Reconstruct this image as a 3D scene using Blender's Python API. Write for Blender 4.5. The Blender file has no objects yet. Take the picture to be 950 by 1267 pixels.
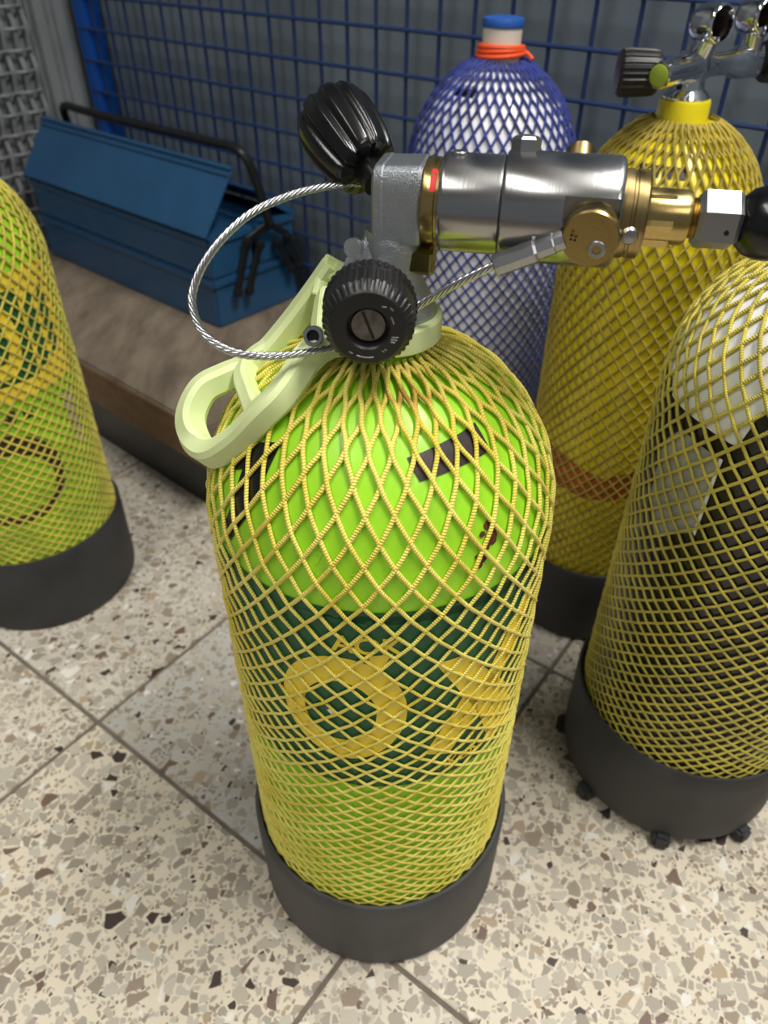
import bpy, bmesh, math, random
import numpy as np
from mathutils import Vector, Matrix

random.seed(7)
rng = np.random.default_rng(7)
sc = bpy.context.scene
col = sc.collection
PI = math.pi

# ------------------------------------------------------------------ camera
F_PX, TH, RO, CAM_H = 920.0, math.radians(38.8), math.radians(-0.3), 0.71
ct, st = math.cos(TH), math.sin(TH)
right0, fwd, up0 = Vector((1, 0, 0)), Vector((0, ct, -st)), Vector((0, st, ct))
cright = right0 * math.cos(RO) - up0 * math.sin(RO)
cup = right0 * math.sin(RO) + up0 * math.cos(RO)
cd = bpy.data.cameras.new('camera')
cam = bpy.data.objects.new('camera', cd)
col.objects.link(cam)
m = Matrix((cright, cup, -fwd)).transposed().to_4x4()
m.translation = (0, 0, CAM_H)
cam.matrix_world = m
cd.sensor_fit = 'VERTICAL'
cd.sensor_height = 9.5
cd.sensor_width = 9.5 * 950 / 1267
cd.lens = 9.5 * F_PX / 1267
cd.clip_start = 0.01
cd.dof.use_dof = True
cd.dof.focus_distance = 0.40
cd.dof.aperture_fstop = cd.lens / 2.9
sc.camera = cam

# ------------------------------------------------------------------ light
sc.view_settings.view_transform = 'Standard'
sc.view_settings.look = 'None'
sc.view_settings.gamma = 1
sc.view_settings.exposure = 0.08
w = bpy.data.worlds.new('room_air')
sc.world = w
w.use_nodes = True
w.node_tree.nodes['Background'].inputs[0].default_value = (0.88, 0.94, 1.0, 1)
w.node_tree.nodes['Background'].inputs[1].default_value = 0.17


def area(name, loc, target, sx, sy, power, color):
    l = bpy.data.lights.new(name, 'AREA')
    l.shape = 'RECTANGLE'
    l.size, l.size_y, l.energy, l.color = sx, sy, power, color
    o = bpy.data.objects.new(name, l)
    col.objects.link(o)
    o.location = loc
    o.rotation_euler = (Vector(target) - Vector(loc)).to_track_quat('-Z', 'Y').to_euler()
    return o


area('strip_light', (0.72, 0.30, 2.35), (0.72, 0.30, 0), 0.25, 1.2, 52, (1.0, 0.97, 0.91))
area('strip_light', (-0.75, -0.35, 2.35), (-0.75, -0.35, 0), 0.25, 1.2, 17, (1.0, 0.97, 0.92))
area('strip_light', (1.1, -1.6, 2.35), (1.1, -1.6, 0), 0.25, 1.2, 13, (1.0, 0.97, 0.92))

if hasattr(sc, 'cycles'):
    sc.cycles.use_denoising = True
    sc.cycles.max_bounces = 8
    sc.cycles.sample_clamp_indirect = 4.0


# ------------------------------------------------------------------ materials
def newmat(name):
    mt = bpy.data.materials.new(name)
    mt.use_nodes = True
    nt = mt.node_tree
    return mt, nt, nt.nodes['Principled BSDF']


def nd(nt, typ, **kw):
    n = nt.nodes.new(typ)
    for k, v in kw.items():
        if k.startswith('i_'):
            key = k[2:]
            key = int(key) if key.isdigit() else key.replace('_', ' ')
            n.inputs[key].default_value = v
        else:
            setattr(n, k, v)
    return n


def ramp(nt, stops, interp='LINEAR'):
    n = nt.nodes.new('ShaderNodeValToRGB')
    n.color_ramp.interpolation = interp
    els = n.color_ramp.elements
    while len(els) < len(stops):
        els.new(0.5)
    for e, (p, c) in zip(els, stops):
        e.position = p
        e.color = (*c, 1) if len(c) == 3 else c
    return n


def S(h):
    """sRGB 0-255 triple to linear"""
    return tuple(((c / 255) / 12.92 if c / 255 < 0.04045 else ((c / 255 + 0.055) / 1.055) ** 2.4) for c in h)


def simple(name, c, rough=0.5, metal=0.0, var=0.0, vscale=60, bump=0.0, bscale=400, coat=0.0, c2=None, spec=None):
    mt, nt, b = newmat(name)
    b.inputs['Roughness'].default_value = rough
    b.inputs['Metallic'].default_value = metal
    if coat:
        b.inputs['Coat Weight'].default_value = coat
        b.inputs['Coat Roughness'].default_value = 0.08
    if spec is not None:
        b.inputs['Specular IOR Level'].default_value = spec
    tc = nd(nt, 'ShaderNodeTexCoord')
    if var or c2:
        n = nd(nt, 'ShaderNodeTexNoise', i_Scale=vscale, i_Detail=5.0)
        nt.links.new(tc.outputs['Object'], n.inputs['Vector'])
        lo = c2 if c2 else tuple(x * (1 - var) for x in c)
        r = ramp(nt, [(0.35, lo), (0.62, c)])
        nt.links.new(n.outputs['Fac'], r.inputs[0])
        nt.links.new(r.outputs[0], b.inputs['Base Color'])
    else:
        b.inputs['Base Color'].default_value = (*c, 1)
    if bump:
        n = nd(nt, 'ShaderNodeTexNoise', i_Scale=bscale, i_Detail=4.0)
        nt.links.new(tc.outputs['Object'], n.inputs['Vector'])
        bp = nd(nt, 'ShaderNodeBump', i_Strength=bump, i_Distance=0.001)
        nt.links.new(n.outputs['Fac'], bp.inputs['Height'])
        nt.links.new(bp.outputs[0], b.inputs['Normal'])
    return mt


def cord(name, c, c2, stain=None):
    """braided cord: UV x runs along the cord in cord girths, UV y around it"""
    mt, nt, b = newmat(name)
    b.inputs['Roughness'].default_value = 0.55
    b.inputs['Sheen Weight'].default_value = 0.15
    uv = nd(nt, 'ShaderNodeUVMap')
    sx = nd(nt, 'ShaderNodeSeparateXYZ')
    nt.links.new(uv.outputs[0], sx.inputs[0])
    a = nd(nt, 'ShaderNodeMath', operation='MULTIPLY_ADD')
    a.inputs[1].default_value = 5.0
    nt.links.new(sx.outputs[0], a.inputs[0])
    nt.links.new(sx.outputs[1], a.inputs[2])
    fr = nd(nt, 'ShaderNodeMath', operation='PINGPONG')
    fr.inputs[1].default_value = 0.5
    nt.links.new(a.outputs[0], fr.inputs[0])
    bp = nd(nt, 'ShaderNodeBump', i_Strength=0.6, i_Distance=0.001)
    nt.links.new(fr.outputs[0], bp.inputs['Height'])
    nt.links.new(bp.outputs[0], b.inputs['Normal'])
    tc = nd(nt, 'ShaderNodeTexCoord')
    n = nd(nt, 'ShaderNodeTexNoise', i_Scale=30.0, i_Detail=6.0)
    nt.links.new(tc.outputs['Object'], n.inputs['Vector'])
    r = ramp(nt, [(0.36, c2), (0.60, c)])
    nt.links.new(n.outputs['Fac'], r.inputs[0])
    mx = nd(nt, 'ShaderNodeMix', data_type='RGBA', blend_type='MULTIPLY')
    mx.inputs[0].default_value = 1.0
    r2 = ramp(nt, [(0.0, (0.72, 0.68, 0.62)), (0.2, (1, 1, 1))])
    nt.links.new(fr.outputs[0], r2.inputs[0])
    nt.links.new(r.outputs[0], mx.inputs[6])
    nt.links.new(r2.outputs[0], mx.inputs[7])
    out = mx.outputs[2]
    if stain:
        # rust-brown wear of the cords where they are gathered under the collar
        (px, py, pz), rad_, scol = stain
        ps = nd(nt, 'ShaderNodeVectorMath', operation='DISTANCE')
        nt.links.new(tc.outputs['Object'], ps.inputs[0])
        ps.inputs[1].default_value = (px, py, pz)
        n2 = nd(nt, 'ShaderNodeTexNoise', i_Scale=90.0, i_Detail=4.0)
        nt.links.new(tc.outputs['Object'], n2.inputs['Vector'])
        ad = nd(nt, 'ShaderNodeMath', operation='MULTIPLY_ADD')
        ad.inputs[1].default_value = rad_ * 2.0
        nt.links.new(n2.outputs['Fac'], ad.inputs[0])
        nt.links.new(ps.outputs['Value'], ad.inputs[2])
        mr = nd(nt, 'ShaderNodeMapRange')
        mr.inputs['From Min'].default_value = rad_ * 1.2
        mr.inputs['From Max'].default_value = rad_ * 2.0
        mr.inputs['To Min'].default_value = 0.8
        mr.inputs['To Max'].default_value = 0.0
        nt.links.new(ad.outputs[0], mr.inputs[0])
        m2 = nd(nt, 'ShaderNodeMix', data_type='RGBA')
        nt.links.new(mr.outputs[0], m2.inputs[0])
        nt.links.new(out, m2.inputs[6])
        m2.inputs[7].default_value = (*scol, 1)
        out = m2.outputs[2]
    nt.links.new(out, b.inputs['Base Color'])
    return mt


def turned(name, c, rough, ring=0.35, sc_=900.0, var=0.1):
    """lathe-turned metal: fine grooves along the local axis stored in UV x"""
    mt, nt, b = newmat(name)
    b.inputs['Metallic'].default_value = 1.0
    b.inputs['Roughness'].default_value = rough
    b.inputs['Anisotropic'].default_value = 0.5
    uv = nd(nt, 'ShaderNodeUVMap')
    mp = nd(nt, 'ShaderNodeMapping')
    mp.inputs['Scale'].default_value = (sc_, 3.0, 1)
    nt.links.new(uv.outputs[0], mp.inputs[0])
    n = nd(nt, 'ShaderNodeTexNoise', i_Scale=1.0, i_Detail=3.0)
    nt.links.new(mp.outputs[0], n.inputs['Vector'])
    bp = nd(nt, 'ShaderNodeBump', i_Strength=ring, i_Distance=0.0001)
    nt.links.new(n.outputs['Fac'], bp.inputs['Height'])
    nt.links.new(bp.outputs[0], b.inputs['Normal'])
    r = ramp(nt, [(0.3, tuple(x * (1 - var) for x in c)), (0.7, c)])
    nt.links.new(n.outputs['Fac'], r.inputs[0])
    nt.links.new(r.outputs[0], b.inputs['Base Color'])
    return mt


def terrazzo():
    mt, nt, b = newmat('terrazzo')
    b.inputs['Roughness'].default_value = 0.42
    tc = nd(nt, 'ShaderNodeTexCoord')
    oi = nd(nt, 'ShaderNodeObjectInfo')
    ml = nd(nt, 'ShaderNodeVectorMath', operation='MULTIPLY_ADD')
    ml.inputs[1].default_value = (1, 1, 0)
    nt.links.new(tc.outputs['Object'], ml.inputs[0])
    off = nd(nt, 'ShaderNodeCombineXYZ')
    mr = nd(nt, 'ShaderNodeMath', operation='MULTIPLY')
    mr.inputs[1].default_value = 37.0
    nt.links.new(oi.outputs['Random'], mr.inputs[0])
    nt.links.new(mr.outputs[0], off.inputs[0])
    nt.links.new(mr.outputs[0], off.inputs[1])
    nt.links.new(off.outputs[0], ml.inputs[2])
    wn = nd(nt, 'ShaderNodeTexNoise', i_Scale=60.0, i_Detail=2.0)
    nt.links.new(ml.outputs[0], wn.inputs['Vector'])
    wv = nd(nt, 'ShaderNodeVectorMath', operation='MULTIPLY_ADD')
    wv.inputs[1].default_value = (0.006, 0.006, 0)
    nt.links.new(wn.outputs['Color'], wv.inputs[0])
    nt.links.new(ml.outputs[0], wv.inputs[2])
    base = nd(nt, 'ShaderNodeMix', data_type='RGBA')
    base.inputs[6].default_value = (*S((234, 222, 199)), 1)
    base.inputs[7].default_value = (*S((198, 196, 190)), 1)
    nt.links.new(oi.outputs['Color'], base.inputs[0])
    cur = base.outputs[2]
    for scale, sel, edge, seed in ((230, 0.55, 0.16, 3.3), (130, 0.50, 0.10, 11.7), (78, 0.60, 0.09, 0.0)):
        vec = nd(nt, 'ShaderNodeVectorMath', operation='ADD')
        vec.inputs[1].default_value = (seed, seed * 1.7, 0)
        nt.links.new(wv.outputs[0], vec.inputs[0])
        v1 = nd(nt, 'ShaderNodeTexVoronoi', voronoi_dimensions='2D', feature='F1', i_Scale=float(scale))
        v2 = nd(nt, 'ShaderNodeTexVoronoi', voronoi_dimensions='2D', feature='DISTANCE_TO_EDGE', i_Scale=float(scale))
        nt.links.new(vec.outputs[0], v1.inputs['Vector'])
        nt.links.new(vec.outputs[0], v2.inputs['Vector'])
        sp = nd(nt, 'ShaderNodeSeparateColor')
        nt.links.new(v1.outputs['Color'], sp.inputs[0])
        g1 = nd(nt, 'ShaderNodeMath', operation='GREATER_THAN')
        g1.inputs[1].default_value = sel
        nt.links.new(sp.outputs[0], g1.inputs[0])
        # the rim of each chip differs from chip to chip
        thr = nd(nt, 'ShaderNodeMath', operation='MULTIPLY_ADD')
        thr.inputs[1].default_value = 0.14
        thr.inputs[2].default_value = edge * 0.5
        nt.links.new(sp.outputs[2], thr.inputs[0])
        g2 = nd(nt, 'ShaderNodeMath', operation='SUBTRACT')
        nt.links.new(v2.outputs['Distance'], g2.inputs[0])
        nt.links.new(thr.outputs[0], g2.inputs[1])
        g3 = nd(nt, 'ShaderNodeMapRange')
        g3.inputs['From Min'].default_value = 0.0
        g3.inputs['From Max'].default_value = 0.035
        nt.links.new(g2.outputs[0], g3.inputs[0])
        mu = nd(nt, 'ShaderNodeMath', operation='MULTIPLY')
        nt.links.new(g1.outputs[0], mu.inputs[0])
        nt.links.new(g3.outputs[0], mu.inputs[1])
        cr = ramp(nt, [(0.0, S((194, 184, 167))), (0.22, S((176, 167, 152))), (0.42, S((204, 196, 180))), (0.60, S((162, 151, 135))),
                       (0.76, S((160, 144, 126))), (0.84, S((184, 164, 136))), (0.89, S((124, 102, 88))), (0.93, S((240, 236, 226))), (0.968, S((72, 60, 56)))], 'CONSTANT')
        nt.links.new(sp.outputs[1], cr.inputs[0])
        mx = nd(nt, 'ShaderNodeMix', data_type='RGBA')
        nt.links.new(mu.outputs[0], mx.inputs[0])
        nt.links.new(cur, mx.inputs[6])
        nt.links.new(cr.outputs[0], mx.inputs[7])
        cur = mx.outputs[2]
    # each tile has its own slight tone
    tn = nd(nt, 'ShaderNodeMix', data_type='RGBA', blend_type='MULTIPLY')
    tn.inputs[0].default_value = 1.0
    dn = nd(nt, 'ShaderNodeTexNoise', i_Scale=9.0, i_Detail=5.0)
    nt.links.new(ml.outputs[0], dn.inputs['Vector'])
    dr = ramp(nt, [(0.3, (0.86, 0.85, 0.83)), (0.6, (1, 1, 1))])
    nt.links.new(dn.outputs['Fac'], dr.inputs[0])
    nt.links.new(cur, tn.inputs[6])
    nt.links.new(dr.outputs[0], tn.inputs[7])
    nt.links.new(tn.outputs[2], b.inputs['Base Color'])
    return mt


def wood(name, ca, cb, gscale=(3, 40, 40)):
    mt, nt, b = newmat(name)
    b.inputs['Roughness'].default_value = 0.75
    tc = nd(nt, 'ShaderNodeTexCoord')
    mp = nd(nt, 'ShaderNodeMapping')
    mp.inputs['Scale'].default_value = gscale
    nt.links.new(tc.outputs['Object'], mp.inputs[0])
    n = nd(nt, 'ShaderNodeTexNoise', i_Scale=1.0, i_Detail=8.0, i_Roughness=0.65)
    nt.links.new(mp.outputs[0], n.inputs['Vector'])
    r = ramp(nt, [(0.32, ca), (0.66, cb)])
    nt.links.new(n.outputs['Fac'], r.inputs[0])
    nt.links.new(r.outputs[0], b.inputs['Base Color'])
    bp = nd(nt, 'ShaderNodeBump', i_Strength=0.25, i_Distance=0.002)
    nt.links.new(n.outputs['Fac'], bp.inputs['Height'])
    nt.links.new(bp.outputs[0], b.inputs['Normal'])
    return mt


M = {}
M['lime'] = simple('lime_paint', S((166, 231, 44)), 0.42, var=0.10, vscale=25, coat=0.08)
M['net_y'] = cord('yellow_cord', S((255, 240, 116)), S((238, 216, 76)), ((0.015, -0.044, 0.527), 0.019, S((150, 92, 26))))
M['net_y2'] = cord('yellow_cord_faded', S((228, 212, 84)), S((196, 182, 72)))
M['net_y3'] = cord('yellow_cord_dull', S((184, 164, 54)), S((156, 138, 46)))
M['net_b'] = cord('blue_cord', S((34, 56, 150)), S((24, 38, 112)))
M['rubber'] = simple('boot_rubber', S((74, 74, 75)), 0.62, c2=S((62, 62, 64)), vscale=18, bump=0.15, bscale=900)
M['rubber_d'] = simple('dark_boot_rubber', S((56, 56, 58)), 0.6, c2=S((44, 44, 46)), vscale=18, bump=0.15, bscale=900)
M['green'] = simple('green_print', S((10, 92, 56)), 0.5)
M['yprint'] = simple('yellow_print', S((250, 222, 64)), 0.4)
M['vinyl'] = simple('black_vinyl', S((18, 18, 20)), 0.35)
M['plate'] = simple('dark_plate', S((64, 46, 42)), 0.5, c2=S((34, 30, 32)), vscale=120)
M['rust'] = simple('rust', S((110, 52, 26)), 0.8, c2=S((70, 34, 20)), vscale=200)
M['brass'] = turned('turned_brass', S((190, 166, 106)), 0.27, var=0.12)
M['brass_d'] = turned('dull_brass', S((166, 144, 98)), 0.36, var=0.2)
M['steel'] = turned('turned_steel', S((176, 175, 174)), 0.25, var=0.06)
M['steel_p'] = simple('polished_steel', S((166, 166, 168)), 0.36, 1.0)
M['steel_d'] = simple('dark_steel', S((128, 124, 122)), 0.4, 1.0, c2=S((96, 92, 90)), vscale=200)
M['cast'] = simple('cast_nickel', S((178, 182, 187)), 0.40, 1.0, bump=0.55, bscale=1500)
M['chrome'] = simple('chrome', S((215, 218, 222)), 0.08, 1.0)
M['blk'] = simple('black_plastic', S((24, 24, 25)), 0.42, bump=0.1, bscale=900)
M['blk_gloss'] = simple('black_rubber_gloss', S((16, 16, 17)), 0.22, bump=0.05, bscale=500)
M['pale'] = simple('pale_green_plastic', S((232, 244, 184)), 0.48, c2=S((222, 236, 168)), vscale=30, bump=0.06, bscale=700)
M['pale'].node_tree.nodes['Principled BSDF'].inputs['Subsurface Weight'].default_value = 0.15
M['pale'].node_tree.nodes['Principled BSDF'].inputs['Subsurface Radius'].default_value = (0.004, 0.004, 0.002)
M['wire_s'] = simple('wire_rope_steel', S((205, 205, 205)), 0.25, 1.0)
M['tool'] = simple('blue_enamel', S((38, 84, 124)), 0.38, var=0.12, vscale=14, coat=0.2)
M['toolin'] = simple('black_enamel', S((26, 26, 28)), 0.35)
M['board'] = wood('dusty_board', S((96, 84, 70)), S((142, 128, 110)), (26, 7, 20))
M['boardedge'] = wood('board_edge', S((122, 92, 64)), S((150, 118, 86)), (6, 60, 60))
M['terrazzo'] = terrazzo()
M['grout'] = simple('grout', S((126, 116, 104)), 0.9, var=0.3, vscale=50)
M['wallp'] = simple('grey_panel', S((128, 140, 150)), 0.5, c2=S((112, 124, 134)), vscale=5)
M['wallg'] = simple('grey_sheet', S((132, 136, 138)), 0.5, c2=S((112, 116, 118)), vscale=8)
M['wireblue'] = simple('blue_wire_paint', S((36, 58, 104)), 0.4)
M['postblue'] = simple('blue_post_paint', S((14, 84, 176)), 0.35)
M['galv'] = simple('galvanised', S((140, 142, 146)), 0.6, 0.15, var=0.25, vscale=60)
M['white'] = simple('white_paint', S((246, 246, 250)), 0.3, coat=0.3)
M['blackp'] = simple('black_paint', S((20, 20, 21)), 0.3, coat=0.3)
M['greyst'] = simple('grey_sticker', S((176, 176, 172)), 0.5, c2=S((150, 150, 148)), vscale=70)
M['yellow'] = simple('yellow_paint', S((240, 220, 26)), 0.34, coat=0.3, var=0.08)
M['orange'] = simple('orange_patch', S((190, 92, 34)), 0.5, c2=S((160, 82, 30)), vscale=40)
M['orband'] = simple('orange_band', S((250, 92, 40)), 0.45)
M['bluecap'] = simple('blue_cap', S((40, 92, 176)), 0.45)
M['cream'] = simple('cream_plastic', S((222, 214, 200)), 0.5)
M['red'] = simple('red_mark', S((214, 36, 40)), 0.4)
M['olive'] = turned('olive_brass', S((150, 142, 84)), 0.3)
M['lens'] = simple('green_plug', S((150, 170, 60)), 0.2)
M['ceil'] = simple('ceiling_white', S((200, 200, 198)), 0.9)


# ------------------------------------------------------------------ helpers
def at(u, v, Y):
    """the point seen at photo pixel (u, v) at world distance Y in front of the camera"""
    r, q = (u - 475) / F_PX, -(v - 633.5) / F_PX
    d = fwd + cright * r + cup * q
    return Vector((0, 0, CAM_H)) + d * (Y / d.y)


class G:
    """collects geometry of one mesh (world coordinates)"""

    def __init__(s):
        s.v, s.f, s.uv, s.mi = [], [], [], []

    def add(s, verts, faces, uvs=None, mi=0):
        b = len(s.v)
        s.v += [tuple(x) for x in verts]
        for i, f in enumerate(faces):
            s.f.append(tuple(b + k for k in f))
            s.uv.append(uvs[i] if uvs else [(0, 0)] * len(f))
            s.mi.append(mi)
        return s


def world_loc(o):
    p = Vector((0, 0, 0))
    while o:
        p += o.location
        o = o.parent
    return p


def build(name, g, mat, parent=None, smooth=35, bevel=0.0, bseg=2, origin=None):
    if bevel:
        bm = bmesh.new()
        vs = [bm.verts.new(v) for v in g.v]
        for f in g.f:
            try:
                bm.faces.new([vs[k] for k in f])
            except ValueError:
                pass
        bm.normal_update()
        es = [e for e in bm.edges if len(e.link_faces) == 2 and e.calc_face_angle(0) > math.radians(30)]
        bmesh.ops.bevel(bm, geom=es, offset=bevel, segments=bseg, affect='EDGES', clamp_overlap=True)
        me = bpy.data.meshes.new(name)
        bm.to_mesh(me)
        bm.free()
        uvok = False
    else:
        me = bpy.data.meshes.new(name)
        me.from_pydata(g.v, [], g.f)
        uvok = True
    me.validate(clean_customdata=False) if False else None
    mats = mat if isinstance(mat, (list, tuple)) else [mat]
    for m_ in mats:
        me.materials.append(m_)
    if uvok and any(any(x != (0, 0) for x in q) for q in g.uv[:3]):
        ul = me.uv_layers.new(name='UVMap')
        ul.data.foreach_set('uv', [c for q in g.uv for p in q for c in p])
    if uvok and len(mats) > 1:
        me.polygons.foreach_set('material_index', g.mi)
    base = world_loc(parent) if parent else Vector(origin or (0, 0, 0))
    me.transform(Matrix.Translation(-base))
    if smooth:
        me.polygons.foreach_set('use_smooth', [True] * len(me.polygons))
        me.set_sharp_from_angle(angle=math.radians(smooth))
    o = bpy.data.objects.new(name, me)
    col.objects.link(o)
    if parent:
        o.parent = parent
    elif origin:
        o.location = origin
    return o


def thing(name, loc, label, cat, group=None):
    o = bpy.data.objects.new(name, None)
    o.empty_display_size = 0.02
    col.objects.link(o)
    o.location = loc
    o['label'] = label
    o['category'] = cat
    if group:
        o['group'] = group
    return o


def frame(axis, ref=(0, 0, 1)):
    a = Vector(axis).normalized()
    x = Vector(ref).cross(a)
    if x.length < 1e-4:
        x = Vector((1, 0, 0)).cross(a)
    x.normalize()
    return x, a.cross(x), a


def lathe(g, prof, o, axis=(0, 0, 1), seg=48, ref=(0, 1, 0), mi=0, rfun=None, ccap=True):
    """surface of revolution: prof is a list of (radius, distance along the axis)"""
    x, y, a = frame(axis, ref)
    o = Vector(o)
    vs, fs, us = [], [], []
    n = len(prof)
    for i, (r, t) in enumerate(prof):
        for k in range(seg):
            an = 2 * PI * k / seg
            rr = r * (rfun(an, i) if rfun else 1)
            vs.append(o + x * (rr * math.cos(an)) + y * (rr * math.sin(an)) + a * t)
    for i in range(n - 1):
        for k in range(seg):
            k2 = (k + 1) % seg
            fs.append((i * seg + k, i * seg + k2, (i + 1) * seg + k2, (i + 1) * seg + k))
            t0, t1, r0, r1 = prof[i][1], prof[i + 1][1], prof[i][0], prof[i + 1][0]
            s0, s1 = t0 + r0, t1 + r1
            us.append([(s0 + .001, k / seg), (s0 + .001, (k + 1) / seg), (s1 + .001, (k + 1) / seg), (s1 + .001, k / seg)])
    if ccap:
        if prof[0][0] > 1e-6:
            fs.append(tuple(range(seg - 1, -1, -1)))
            us.append([(0.001, 0.001)] * seg)
        if prof[-1][0] > 1e-6:
            fs.append(tuple((n - 1) * seg + k for k in range(seg)))
            us.append([(0.001, 0.001)] * seg)
    return g.add(vs, fs, us, mi)


def box(g, o, ex, ey, ez, a, b, mi=0):
    """box between local corners a and b in the frame (o; ex, ey, ez)"""
    o, ex, ey, ez = map(Vector, (o, ex, ey, ez))
    vs = []
    for z in (a[2], b[2]):
        for (x, y) in ((a[0], a[1]), (b[0], a[1]), (b[0], b[1]), (a[0], b[1])):
            vs.append(o + ex * x + ey * y + ez * z)
    fs = [(3, 2, 1, 0), (4, 5, 6, 7), (0, 1, 5, 4), (1, 2, 6, 5), (2, 3, 7, 6), (3, 0, 4, 7)]
    if ex.cross(ey).dot(ez) < 0:
        fs = [tuple(reversed(f)) for f in fs]
    return g.add(vs, fs, None, mi)


def spline(pts, n=8, closed=False):
    P = [Vector(p) for p in pts]
    out = []
    m_ = len(P)
    rngk = range(m_ if closed else m_ - 1)
    for i in rngk:
        if closed:
            p0, p1, p2, p3 = P[(i - 1) % m_], P[i], P[(i + 1) % m_], P[(i + 2) % m_]
        else:
            p0, p1, p2, p3 = P[max(i - 1, 0)], P[i], P[i + 1], P[min(i + 2, m_ - 1)]
        for k in range(n):
            t = k / n
            out.append(0.5 * ((2 * p1) + (p2 - p0) * t + (2 * p0 - 5 * p1 + 4 * p2 - p3) * t * t + (3 * p1 - p0 - 3 * p2 + p3) * t ** 3))
    if not closed:
        out.append(P[-1])
    return out


def sweep(g, path, sect, ref=None, closed=False, scale=None, mi=0):
    """sweep a closed 2-D section along a path; ref: vector that the section's y axis leans to (else parallel transport)"""
    P = [Vector(p) for p in path]
    n, m_ = len(P), len(sect)
    vs, fs, us = [], [], []
    prev = None
    L = 0
    Ls = []
    for i in range(n):
        if closed:
            t = P[(i + 1) % n] - P[(i - 1) % n]
        else:
            t = P[min(i + 1, n - 1)] - P[max(i - 1, 0)]
        t.normalize()
        if i:
            L += (P[i] - P[i - 1]).length
        Ls.append(L)
        if ref is not None:
            y = Vector(ref) - t * Vector(ref).dot(t)
        else:
            y = prev - t * prev.dot(t) if prev is not None else (Vector((0, 0, 1)) - t * t.z if abs(t.z) < .95 else Vector((1, 0, 0)) - t * t.x)
        y.normalize()
        prev = y
        x = y.cross(t)
        s = scale(i / (n - 1)) if scale else 1
        for (a, b) in sect:
            vs.append(P[i] + x * (a * s) + y * (b * s))
    for i in range(n if closed else n - 1):
        j = (i + 1) % n
        for k in range(m_):
            k2 = (k + 1) % m_
            fs.append((i * m_ + k, i * m_ + k2, j * m_ + k2, j * m_ + k))
            us.append([(Ls[i] + .001, k / m_), (Ls[i] + .001, (k + 1) / m_), (Ls[j] + .001, (k + 1) / m_), (Ls[j] + .001, k / m_)])
    if not closed:
        fs.append(tuple(range(m_ - 1, -1, -1)))
        us.append([(0, 0)] * m_)
        fs.append(tuple((n - 1) * m_ + k for k in range(m_)))
        us.append([(0, 0)] * m_)
    return g.add(vs, fs, us, mi)


def circ(r, n=10):
    return [(r * math.cos(2 * PI * k / n), r * math.sin(2 * PI * k / n)) for k in range(n)]


def rrect(hw, hh, c):
    return [(-hw + c, -hh), (hw - c, -hh), (hw, -hh + c), (hw, hh - c), (hw - c, hh), (-hw + c, hh), (-hw, hh - c), (-hw, -hh + c)]


def tube(g, pts, r, n=10, sm=8, closed=False, mi=0):
    return sweep(g, spline(pts, sm, closed) if sm else pts, circ(r, n), closed=closed, mi=mi)


# ------------------------------------------------------------------ dive tank maker
class Tank:
    """profile of a cylinder with a domed shoulder"""

    def __init__(s, c, R, z0, z1, e, zb, rneck=0.024):
        s.c, s.R, s.z0, s.z1, s.e, s.zb, s.rn = Vector((c[0], c[1], 0)), R, z0, z1, e, zb, rneck

    def rad(s, z):
        if z <= s.z0:
            return s.R
        q = (z - s.z0) / (s.z1 - s.z0)
        return s.R * max(0.0, 1 - min(q, 1) ** s.e) ** (1 / s.e)

    def zof(s, r):
        return s.z0 + (s.z1 - s.z0) * max(0, 1 - (r / s.R) ** s.e) ** (1 / s.e)

    def prof(s, n=26):
        pr = [(0.0, s.zb), (s.R * .80, s.zb), (s.R * .93, s.zb + .004), (s.R * .985, s.zb + .012), (s.R, s.zb + .025)]
        for k in range(1, 13):
            pr.append((s.R, s.zb + .025 + (s.z0 - s.zb - .025) * k / 12))
        for k in range(1, n + 1):
            a = PI / 2 * k / n
            r = s.R * math.cos(a) ** (2 / s.e)
            if r <= s.rn:
                break
            pr.append((r, s.zof(r)))
        pr.append((s.rn, s.zof(s.rn)))
        return pr

    def pos(s, th, z, off=0.0):
        """th = degrees from the side that faces -Y, positive towards +X; pushed out along the surface normal"""
        r = s.rad(z)
        d = 1e-4
        sl = (s.rad(z + d) - s.rad(z - d)) / (2 * d)
        nl = math.hypot(1, sl)
        nr, nz = 1 / nl, -sl / nl
        a = math.radians(th)
        rr = r + off * nr
        return Vector((s.c.x + rr * math.sin(a), s.c.y - rr * math.cos(a), z + off * nz))


def patch(g, T, polys, off=0.0004, step=2.0, zstep=0.002):
    """print or sticker lying on a tank: polygons in (degrees, height), cut fine enough to follow the curve"""
    bm = bmesh.new()
    for poly in polys:
        vs = [bm.verts.new((a, z * 1000, 0)) for a, z in poly]
        bm.faces.new(vs)
    bmesh.ops.triangulate(bm, faces=bm.faces[:], ngon_method='EAR_CLIP')
    xs = [v.co.x for v in bm.verts]
    ys = [v.co.y for v in bm.verts]
    k = math.ceil(min(xs) / step)
    while k * step < max(xs):
        bmesh.ops.bisect_plane(bm, geom=bm.verts[:] + bm.edges[:] + bm.faces[:], plane_co=(k * step, 0, 0), plane_no=(1, 0, 0))
        k += 1
    if max(ys) > T.z0 * 1000:
        zs = zstep * 1000
        k = math.ceil(min(ys) / zs)
        while k * zs < max(ys):
            bmesh.ops.bisect_plane(bm, geom=bm.verts[:] + bm.edges[:] + bm.faces[:], plane_co=(0, k * zs, 0), plane_no=(0, 1, 0))
            k += 1
    bm.normal_update()
    bm.verts.index_update()
    vs = [T.pos(v.co.x, v.co.y / 1000, off) for v in bm.verts]
    fs = [tuple(v.index for v in (f.verts if f.normal.z > 0 else reversed(f.verts))) for f in bm.faces]
    bm.free()
    return g.add(vs, fs)


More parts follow.
